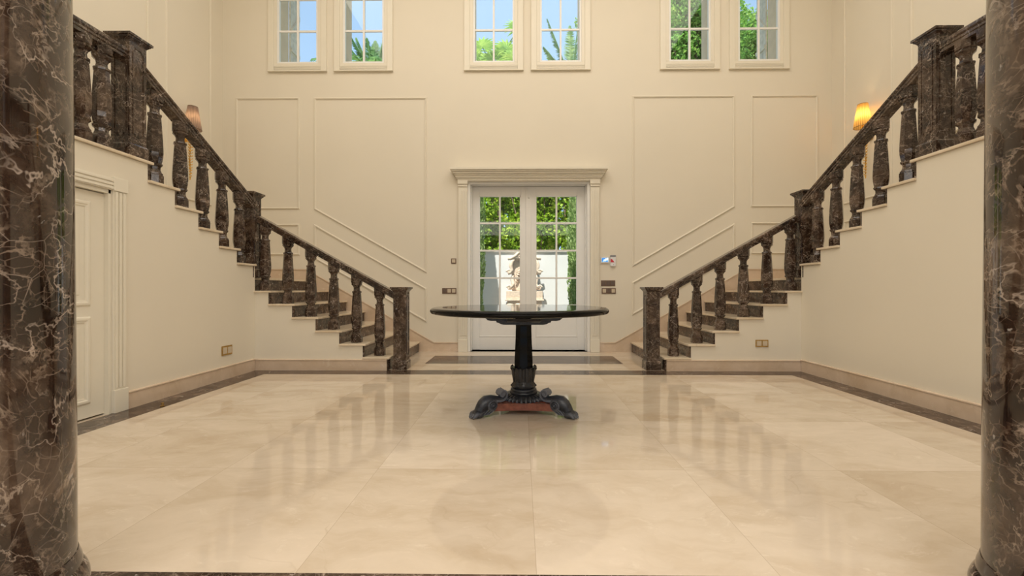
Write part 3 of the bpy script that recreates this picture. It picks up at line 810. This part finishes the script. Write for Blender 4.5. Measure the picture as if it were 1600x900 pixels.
def sconce(sd, yy, ms, watts):
    x = XC+sd*HO; r = empty('wall_sconce', (x, yy, 2.57))
    tag(r, 'gilt wall sconce with a %s pleated shade above the %s-hand staircase' % ('mauve grey' if sd < 0 else 'glowing yellow', 'left' if sd < 0 else 'right'), 'wall lamp', 'pair of wall sconces')
    q = -sd
    mb = MB()
    G = q*.085
    mb.sweep([(G,0,.03), (G,.006,.15), (G,-.006,.28), (G,.004,.42), (G,0,.56)], [.003,.006,.007,.008,.006], 8)
    rn = random.Random(3)
    for j in range(26):
        z = .02+j*.021; s = 1 if j % 2 else -1; w = .018+.024*min(1, j/14)
        mb.sweep([(G, 0, z), (G+q*.010, s*w*.7, z+.012), (G+q*.006, s*w, z+.030)], [.006, .010, .002], 7, flat=.6)
        if j % 3 == 0: mb.ball((G+q*.008, s*.004, z+.01), .008, (1,1,1), 8, 6)
    mb.ball((q*.012, 0, .60), .045, (.35, 1, 1.4), 12, 8); mb.ball((G, 0, .010), .008, (1,1,1.6), 8, 6)
    mb.build('backplate', M_gold, r, smooth=True)
    mb = MB(); mb.sweep([(q*.015,0,.58), (q*.06,0,.54), (q*.11,0,.55), (q*.123,0,.60), (q*.125,0,.66)], [.008,.007,.007,.008,.010], 10)
    mb.lathe([(.006,.655),(.03,.665),(.034,.672),(.012,.676),(.012,.75),(.004,.752)], 20, c=(q*.125,0,0)); mb.build('arm', M_gold, r, smooth=True, angle=50)
    mb = MB(); n = 120; zs = [.72, .80, .88, .96, 1.045]; R = []
    for zz in zs:
        t = (zz-zs[0])/(zs[-1]-zs[0]); rr = .108*(1-t)+.060*t
        R.append([mb.b.verts.new(((rr+.0016*cos(i*pi))*cos(2*pi*i/n), (rr+.0016*cos(i*pi))*sin(2*pi*i/n), zz-.86)) for i in range(n)])
    for k in range(len(R)-1):
        for i in range(n): mb.b.faces.new((R[k][i], R[k][(i+1) % n], R[k+1][(i+1) % n], R[k+1][i]))
    sh = mb.build('lamp_shade', ms, r, loc=(q*.125, 0, .86))
    for pr_ in ([(.1095,-.143),(.1095,-.137),(.106,-.137),(.106,-.143)], [(.0615,.181),(.0615,.187),(.058,.187),(.058,.181)]):
        mb = MB(); mb.lathe(pr_, 60, loop=True); mb.build('shade_trim', M_bronze, sh)
    mb = MB(); mb.lathe([(.001,.75),(.012,.76),(.017,.785),(.013,.82),(.003,.85),(.0005,.855)], 16, c=(q*.125,0,0)); mb.build('bulb', M_bulb, r, smooth=True)
    light('sconce_light', 'POINT', (x+q*.125, yy, 2.57+.89), watts, (1, .66, .32), .025)
sconce(-1, 6.01, M_shadeL, 1.0); sconce(1, 6.03, M_shadeR, 3.2)

# ------------------------------------------------------------------ switches, sockets and devices
M_plate = plain('bronze switch plate', (.20, .125, .085), .35, .6, var=.15, vs=80)
M_key = plain('ivory rocker', (.62, .52, .38), .35)
M_keyd = plain('dark switch insert', (.14, .10, .08), .4)
M_bf = plain('polished brass plate', (.48, .31, .10), .28, .9, var=.2, vs=60)
def plate(name, cx, cz, w, h, label, cat, keys, group=None, mat=None, wall='back', y=None, keymat=None):
    """plate on a wall: local x across, z up, -y out of the wall"""
    mat = mat or M_plate
    if wall == 'back': r = empty(name, (cx, YB, cz))
    elif wall == 'front': r = empty(name, (cx, YF, cz))
    else: r = empty(name, (cx, y, cz), pi/2)
    tag(r, label, cat, group)
    mb = MB(); mb.box(-w/2, w/2, -.010, -.0005, -h/2, h/2, .004)
    n = len(keys); kw = (w-.012)/n
    for s in (-1, 1):
        for j in range(int(w/.008)): mb.ball((-w/2+.004+j*.008, -.010, s*(h/2-.004)), .0028, (1,1,1), 6, 4)
    mb.build('frame', mat, r)
    for i, kk in enumerate(keys):
        c = -w/2+.006+kw*(i+.5); mb = MB()
        if kk == 'double':
            mb.box(c-kw*.38, c-.002, -.015, -.009, -h*.32, h*.32, .0015); mb.box(c+.002, c+kw*.38, -.015, -.009, -h*.32, h*.32, .0015)
        elif kk == 'socket':
            mb.box(c-kw*.40, c+kw*.40, -.013, -.009, -h*.34, h*.34, .0015)
            for s in (-1, 1): mb.ball((c+s*kw*.16, -.0135, 0), .003, (1, .5, 1), 8, 6)
        else: mb.box(c-kw*.38, c+kw*.38, -.015, -.009, -h*.33, h*.33, .002)
        mb.build('socket' if kk == 'socket' else 'switch_key', (keymat or (M_key if kk in ('key', 'socket') else M_keyd)), r)
    return r
plate('switch_plate', -1.081, 1.455, .083, .083, 'small single bronze switch plate left of the garden door', 'switch', ['key'])
plate('switch_plate', -1.152, .976, .228, .090, 'triple bronze switch plate left of the garden door', 'switch', ['double', 'key', 'key'])
plate('switch_plate', 1.396, 1.099, .226, .090, 'upper of two triple bronze switch plates right of the garden door', 'switch', ['double', 'double', 'double'], 'switch plates right of the door')
plate('switch_plate', 1.406, .976, .226, .090, 'lower of two triple bronze switch plates right of the garden door', 'switch', ['key', 'double', 'key'], 'switch plates right of the door')
plate('socket_plate', XC-HW, .319, .165, .105, 'double brass socket low on the left side wall', 'socket', ['socket', 'socket'], 'double brass wall sockets', M_bf, 'left', 4.700, M_key)
plate('socket_plate', 2.943, .340, .155, .088, 'double brass socket low under the right flight of steps', 'socket', ['socket', 'socket'], 'double brass wall sockets', M_bf, 'front', None, M_key)
M_plastic = plain('white plastic', (.80, .80, .80), .35)
M_greyp = plain('grey plastic', (.22, .22, .24), .4)
M_red = plain('red print', (.62, .03, .05), .4)
M_screen, nt, b = newmat('blue lit screen'); sp_ = N(nt, 'TexCoord').outputs['Object']
rr_ = ramp(nt, noise(nt, sp_, 22, 2).outputs[0], [(.42, (.02, .17, .62)), (.5, (.10, .42, .85)), (.58, (.75, .88, 1.0))])
nt.links.new(rr_.outputs[0], b.inputs['Emission Color']); b.inputs['Emission Strength'].default_value = .8; nt.links.new(rr_.outputs[0], b.inputs['Base Color'])
r = tag(empty('thermostat', (1.3445, YB, 1.468)), 'small white wall controller with a blue lit screen right of the garden door', 'thermostat')
mb = MB(); mb.box(-.070, .070, -.022, -.0005, -.048, .048, .006); mb.build('housing', M_plastic, r)
mb = MB(); mb.box(-.052, .050, -.0235, -.0225, -.028, .034); mb.build('screen', M_screen, r)
r = tag(empty('alarm_keypad', (1.472, YB, 1.457)), 'tall white alarm box with a red triangle beside the blue screen', 'alarm keypad')
mb = MB(); mb.box(-.044, .044, -.030, -.0005, -.088, .062, .007); mb.build('housing', M_plastic, r)
mb = MB(); mb.box(-.044, .044, -.031, -.0005, .063, .088, .005); mb.build('top_cover', M_greyp, r)
mb = MB(); mb.prism([(-.040, -.025), (.020, -.025), (-.020, .026), (-.040, .026)], -.0315, -.0303, 'y'); mb.build('red_mark', M_red, r)
mb = MB(); mb.ball((.006, -.030, -.062), .006, (1, .3, 1), 10, 6); mb.build('button', M_greyp, r)
r = tag(empty('doorstop', (-2.515, 3.93, 0)), 'tiny brass doorstop on the dark floor border by the left wall', 'doorstop')
r.location = (-3.07, 3.59, 0)
mb = MB(); mb.lathe([(.018, 0), (.018, .004), (.009, .008), (.008, .018), (.012, .022), (.012, .028), (.006, .031), (.001, .032)], 20); mb.build('body', M_brass, r, smooth=True, angle=40)

# ------------------------------------------------------------------ garden
M_gwall = plain('white garden wall', (.66, .655, .64), .8, var=.03, vs=2, bmp=.1)
M_ground = plain('patio stone', (.45, .40, .33), .7, var=.12, vs=3)
M_stone = plain('carved cream stone', (.66, .52, .40), .75, var=.14, vs=22, bmp=.6, bs=45)
M_trunk = plain('bark', (.16, .11, .075), .9, var=.4, vs=20, bmp=.8)
mb = MB(); mb.box(-14, 15, 7.064, 24, -.14, -.02); struct(mb.build('floor_patio', M_ground))
mb = MB(); mb.box(-9, 9.5, 10.60, 10.80, -.02, 1.93); mb.box(-9, 9.5, 10.57, 10.83, 1.93, 1.975, .006); struct(mb.build('wall_garden', M_gwall))

L_vine = leaf_mat('vine leaves', (.06, .18, .012), (.30, .48, .03), (.70, .70, .12), 4)
L_cyp = leaf_mat('cypress foliage', (.14, .25, .07), (.32, .45, .16), (.52, .60, .28), 14, .4)
L_tree = leaf_mat('bright tree leaves', (.06, .20, .03), (.20, .42, .07), (.48, .62, .16), 1.6)
L_dark = leaf_mat('dense tree leaves', (.03, .10, .015), (.10, .24, .03), (.30, .42, .06), 1.6)
L_palm = leaf_mat('palm leaves', (.07, .19, .06), (.16, .32, .10), (.34, .48, .17), 3)
L_fan = leaf_mat('fan palm leaves', (.12, .30, .05), (.30, .50, .08), (.60, .70, .16), 3, .5)

def leaves(mb, n, pt, size, rn, asp=.55, droop=.3):
    for _ in range(n):
        c = Vector(pt()); s = size*rn.uniform(.6, 1.25)
        d = Vector((rn.gauss(0,1), rn.gauss(0,1), rn.gauss(0,1)-droop)).normalized(); u = d.cross(Vector((rn.gauss(0,1), rn.gauss(0,1), rn.gauss(0,1)))).normalized()
        nn = d.cross(u)*s*.12
        a = mb.b.verts.new(c); b_ = mb.b.verts.new(c+d*s*.5+u*s*asp*.5+nn); c2 = mb.b.verts.new(c+d*s); d2_ = mb.b.verts.new(c+d*s*.5-u*s*asp*.5+nn)
        mb.b.faces.new((a, b_, c2)); mb.b.faces.new((a, c2, d2_))
def blob_pt(rn, blobs, shell=.35):
    def f():
        c, r = rn.choice(blobs)
        v = Vector((rn.gauss(0,1), rn.gauss(0,1), rn.gauss(0,1))).normalized()*(1-shell*rn.random()**1.5)
        return (c[0]+v.x*r[0], c[1]+v.y*r[1], c[2]+v.z*r[2])
    return f
def broad_tree(name, loc, h, crown, nb, n, lm, label, seed, leafsize=.15, br=1.0):
    rn = random.Random(seed); r = tag(empty(name, loc), label, 'tree')
    mb = MB(); mb.sweep([(0,0,0), (.08,.05,h*.3), (-.05,.1,h*.55), (.0,.0,h*.8)], [.20,.17,.13,.08], 12)
    blobs = []
    for i in range(nb):
        a = rn.uniform(0, 2*pi); q = rn.uniform(.1, .8); zz = rn.uniform(-.75, .85)
        k = math.sqrt(max(.05, 1-zz*zz*.8)); c = (crown[0]*q*cos(a)*k, crown[1]*q*sin(a)*k, h+crown[2]*zz)
        rr = rn.uniform(.24, .38)*min(crown)*br; blobs.append((c, (rr, rr, rr*.85)))
        if i % 3 == 0: mb.sweep([(0,0,h*rn.uniform(.45,.7)), (c[0]*.5, c[1]*.5, (h*.75+c[2])/2), c], [.06,.04,.015], 7)
    mb.build('trunk', M_trunk, r)
    mb = MB(); leaves(mb, n, blob_pt(rn, blobs, .5), leafsize, rn); mb.build('foliage', lm, r)
    return r
def cypress(loc, h, rad, label, seed):
    rn = random.Random(seed); r = tag(empty('cypress', loc), label, 'tree', 'cypresses before the garden wall')
    mb = MB(); mb.sweep([(0,0,0), (0,0,h*.5), (0,0,h*.85)], [.06,.04,.01], 10); mb.build('trunk', M_trunk, r)
    mb = MB()
    def f():
        z = rn.uniform(.12, h); a = rn.uniform(0, 2*pi)
        k = rad*(min(1, .72+z/1.6*.28))*min(1, ((h-z)/(h*.4))**.6 if z > h*.6 else 1)*(.8+.2*rn.random())*(1+.07*sin(a*3+z*5))
        return (k*cos(a), k*sin(a), z)
    for _ in range(9000):
        c = Vector(f()); s = rn.uniform(.04, .09); d = Vector((c.x, c.y, 0)).normalized()*.35+Vector((rn.gauss(0,.35), rn.gauss(0,.35), 1)); d.normalize()
        u = d.cross(Vector((rn.gauss(0,1), rn.gauss(0,1), 0))).normalized()*s*.22
        mb.b.faces.new([mb.b.verts.new(q) for q in (c-d*s*.5, c+u, c+d*s*.6, c-u)])
    mb.lathe([(.01,.1),(rad*.62,.2),(rad*.78,1.2),(rad*.8,h*.55),(rad*.4,h*.85),(.01,h-.1)], 16)
    mb.build('foliage', L_cyp, r)
cypress((1.395, 9.75, -.02), 4.6, .33, 'narrow cypress before the white wall at the right of the door glass', 5)
cypress((-1.14, 9.75, -.02), 4.6, .31, 'narrow cypress before the white wall at the left of the door glass', 6)

# climbing vine over the top of the garden wall
rn = random.Random(11)
r = tag(empty('climbing_vine', (.1, 11.4, -.02)), 'sunlit leafy vine hedge rising above the white garden wall', 'hedge')
mb = MB()
for k in range(16):
    x = -4+k*.53; mb.sweep([(x,0,0), (x+.1,.1,1.5), (x+rn.uniform(-.3,.3),-.1,2.8), (x+rn.uniform(-.3,.3),.1,4.4)], [.03,.025,.02,.008], 7)
mb.build('stem', M_trunk, r)
bl = []
for _ in range(190): bl.append(((rn.uniform(-2.6, 2.8), rn.uniform(-.25, .5), rn.uniform(1.9, 4.9)), (.40, .30, .34)))
mb = MB(); leaves(mb, 34000, blob_pt(rn, bl, .5), .11, rn, .8); fo = mb.build('foliage', L_vine, r)
broad_tree('garden_tree', (.6, 13.4, -.02), 4.0, (3.4, .9, 2.1), 80, 42000, L_dark, 'dark broadleaf tree directly behind the vine hedge', 21, .17)
broad_tree('garden_tree', (5.75, 14.2, -.02), 9.2, (2.0, 1.6, 2.6), 75, 42000, L_tree, 'tall bright green tree filling the fifth upper window', 22, .13, 1.3)
broad_tree('garden_tree', (8.1, 15.2, -.02), 8.7, (2.0, 1.6, 1.75), 50, 26000, L_tree, 'bright green tree low in the rightmost upper window', 23, .13, 1.2)
broad_tree('garden_tree', (2.75, 14.6, -.02), 9.5, (.9, .9, 1.4), 14, 2600, L_tree, 'sparse airy tree beside the date palm', 24, .12)

def frond(mb, base, az, el, ln, drop, rn, wl=.42):
    """feather frond: curved midrib with two rows of narrow leaflets"""
    n = 26; pts = []; d = Vector((cos(az)*cos(el), sin(az)*cos(el), sin(el))); p = Vector(base)
    side = Vector((-sin(az), cos(az), 0))
    for i in range(n):
        pts.append(p.copy()); p = p+d*ln/n; d = (d+Vector((0, 0, -drop/n))).normalized()
    mb.sweep(pts, [.022*(1-i/n)+.004 for i in range(n)], 6)
    for i in range(3, n):
        t = i/n; L_ = wl*(math.sin(pi*min(1, t*.9+.1))**.6)*(1-.35*t)
        tg = (pts[min(i+1, n-1)]-pts[i-1]).normalized(); upn = side.cross(tg)
        for q in range(4):
            pp = pts[i-1].lerp(pts[i], q/4)
            for s in (-1, 1):
                dd = (tg*.75+side*s*.72+upn*rn.uniform(.0, .35)).normalized(); e = pp+dd*L_*rn.uniform(.85, 1.1)+Vector((0,0,-.05))
                w = tg*.017
                mb.b.faces.new([mb.b.verts.new(v) for v in (pp-w, pp.lerp(e, .5)-w*.9, e, pp.lerp(e, .5)+w*.9, pp+w)])
def date_palm(loc, h, fr, label, seed):
    rn = random.Random(seed); r = tag(empty('date_palm', loc), label, 'palm')
    mb = MB(); prof = []
    for k in range(60): prof.append((.20+.025*(k % 2), h*k/59))
    mb.lathe(prof, 14); mb.build('trunk', M_trunk, r)
    for az, el, ln, dr in fr:
        mb = MB(); frond(mb, (0, 0, h), radians(az), radians(el), ln, dr, rn); mb.build('frond', L_palm, r)
rn = random.Random(2)
def ring_fronds(k, seed, ups):
    q = random.Random(seed); out = []
    for i in range(k): out.append((360*i/k+q.uniform(-8, 8), q.uniform(5, 38), q.uniform(1.9, 2.4), q.uniform(.9, 1.5)))
    return out+ups
date_palm((-4.55, 13.0, -.02), 7.45, ring_fronds(16, 4, [(178, 58, 1.75, .3), (172, 70, 1.55, .2), (150, 80, 1.5, .25), (10, 62, 1.75, .5), (350, 75, 1.6, .3), (180, 22, 2.2, .55), (90, 84, 1.4, .2), (30, 50, 1.6, .5), (200, 66, 1.5, .3)]), 'date palm with upright feathery fronds in the second upper window', 31)
date_palm((1.55, 13.0, -.02), 7.3, ring_fronds(15, 9, [(176, 72, 2.3, .2), (5, 84, 2.5, .1), (182, 58, 1.5, .3), (10, 66, 2.3, .3), (90, 80, 2.2, .2), (0, 52, 1.9, .5), (175, 35, 1.6, .6), (8, 76, 2.4, .25), (340, 60, 2.0, .4), (160, 60, 1.3, .5)]), 'date palm with tall upright fronds in the fourth upper window', 32)
def fan_leaf(mb, c, nrm, up, R, rn, n=18):
    R *= 1.3
    nrm = Vector(nrm).normalized(); up = Vector(up); up = (up-nrm*up.dot(nrm)).normalized(); sd = up.cross(nrm)
    c = Vector(c)
    for i in range(n):
        a = radians(-150+300*i/(n-1)); w = radians(150/(n-1))
        def dirv(a_, k): return up*cos(a_)*k+sd*sin(a_)*k
        r1 = R*.5; r2 = R*rn.uniform(.88, 1.05)*(1-.12*abs(i/(n-1)-.5)*2)
        p1 = c+dirv(a-w, r1); p2 = c+dirv(a+w, r1); pm = c+dirv(a, r1)+nrm*.025; e = c+dirv(a, r2)-nrm*R*.12+Vector((0, 0, -R*.05))
        V = [mb.b.verts.new(v) for v in (c, p1, pm, p2, e)]
        mb.b.faces.new((V[0], V[1], V[2])); mb.b.faces.new((V[0], V[2], V[3])); mb.b.faces.new((V[1], V[4], V[2])); mb.b.faces.new((V[2], V[4], V[3]))
def fan_palm(loc, h, lv, label, seed):
    rn = random.Random(seed); r = tag(empty('fan_palm', loc), label, 'palm')
    mb = MB(); mb.lathe([(.20+.02*(k % 2), h*k/49) for k in range(50)], 14); mb.build('trunk', M_trunk, r)
    for dx, dy, dz, R in lv:
        mb = MB(); c = Vector((dx, dy, h+dz)); mb.sweep([(0, 0, h-.05), (dx*.55, dy*.55, h+dz*.65), tuple(c)], [.025, .018, .012], 7)
        d = Vector((dx*.5, dy*.3-.9, .35+dz*.1)); fan_leaf(mb, c, d, Vector((dx, dy, .9+dz)), R, rn); mb.build('leaf', L_fan, r)
fan_palm((-.85, 13.0, -.02), 7.55, [(-.62, -.5, .42, .46), (-.28, -.55, .62, .44), (.10, -.5, .30, .46), (.42, -.4, .62, .46), (.66, -.5, .28, .42), (.78, -.2, 1.35, .46), (-.10, -.2, .10, .46), (.55, .3, .98, .40), (-.95, .1, .25, .46), (.25, .6, .45, .46), (-.50, .5, .80, .42), (1.05, -.5, .10, .46), (-.9, -.5, -.35, .46), (.2, -.8, -.5, .5), (-.35, .3, .35, .5), (.95, .2, .62, .42)], 'fan palm with pleated bright leaves in the third upper window', 41)

# ------------------------------------------------------------------ carved wall fountain
r = tag(empty('wall_fountain', (.085, 10.42, -.02)), 'carved cream stone fountain with scrolls against the white garden wall', 'fountain')
mb = MB()     # stacked pedestal and basin
mb.box(-.44, .44, -.22, .15, .78, .82, .01); mb.box(-.47, .47, -.25, .15, .74, .78, .012); mb.box(-.42, .42, -.20, .15, .66, .74, .012); mb.box(-.44, .44, -.2, .15, .82, .98, .008)
mb.build('pedestal', M_stone, r)
mb = MB(); rn = random.Random(4)
for k in range(34): mb.ball((rn.uniform(-.36, .36), rn.uniform(-.22, -.08), rn.uniform(.1, .64)), rn.uniform(.06, .11), (1.3, .8, .7), 8, 6)
mb.box(-.38, .38, -.16, .15, 0, .66, .01); mb.build('rockwork', M_stone, r, smooth=True)
mb = MB()
mb.lathe([(.40, 0), (.44, .02), (.50, .12), (.60, .26), (.64, .32), (.66, .34), (.66, .38), (.60, .38), (.56, .30), (.3, .2)], 40, c=(0, -.35, 0)); mb.build('basin', M_stone, r, smooth=True, angle=40)
mb = MB()     # cartouche body
body = [(-.30, .98), (.30, .98), (.33, 1.10), (.27, 1.25), (.29, 1.40), (.34, 1.55), (.33, 1.72), (.24, 1.80), (.10, 1.90), (0, 1.95), (-.10, 1.90), (-.24, 1.80), (-.33, 1.72), (-.34, 1.55), (-.29, 1.40), (-.27, 1.25), (-.33, 1.10)]
mb.prism(body, -.06, .13, 'y', .015)
mb.build('backpiece', M_stone, r)
mb = MB()
for s in (-1, 1):
    X = lambda p: [(s*q[0], q[1], q[2]) for q in p]
    mb.sweep(X([(.22,-.10,1.78),(.30,-.12,1.70),(.33,-.12,1.60),(.31,-.12,1.50),(.34,-.13,1.42),(.40,-.13,1.40)]), [.03,.045,.05,.05,.045,.03], 10)
    spiral(mb, (s*.365,-.14,1.44), (s,0,0), (0,0,1), (0,1,0), .065, 1.6, .025, 26)
    mb.sweep(X([(.28,-.10,1.36),(.30,-.12,1.26),(.27,-.12,1.16),(.30,-.13,1.08),(.36,-.13,1.03)]), [.03,.045,.05,.05,.035], 10)
    spiral(mb, (s*.365,-.14,1.06), (s,0,0), (0,0,1), (0,1,0), .06, 1.6, .025, 26)
    mb.sweep(X([(.40,-.10,1.76),(.32,-.12,1.77),(.22,-.13,1.83),(.12,-.14,1.92),(0,-.14,1.97)]), [.03,.04,.045,.045,.05], 10)
    for j in range(6):
        mb.sweep(X([(.03+.03*j,-.10,1.72),(.05+.045*j,-.14,1.78+.01*j),(.06+.05*j,-.12,1.84-.012*j)]), [.015,.022,.008], 8)
        mb.sweep(X([(.05+.02*j,-.08,1.45-.05*j),(.12+.02*j,-.12,1.48-.05*j),(.19,-.09,1.42-.05*j)]), [.012,.02,.008], 8)
mb.ball((0,-.10,1.40), .10, (1,.7,1.2), 16, 12); mb.ball((0,-.16,1.39), .03, (1,1,1.4), 10, 8); mb.ball((0,-.10,1.70), .07, (1.3,.6,1), 12, 8)
for j in range(8): mb.ball((.09*cos(j*pi/4), -.10, 1.40+.13*sin(j*pi/4)), .03, (1,.8,1), 8, 6)
mb.sweep([(-.06,-.10,1.22),(0,-.13,1.20),(.06,-.10,1.22)], [.015,.025,.015], 8)
mb.build('carving', M_stone, r, smooth=True)
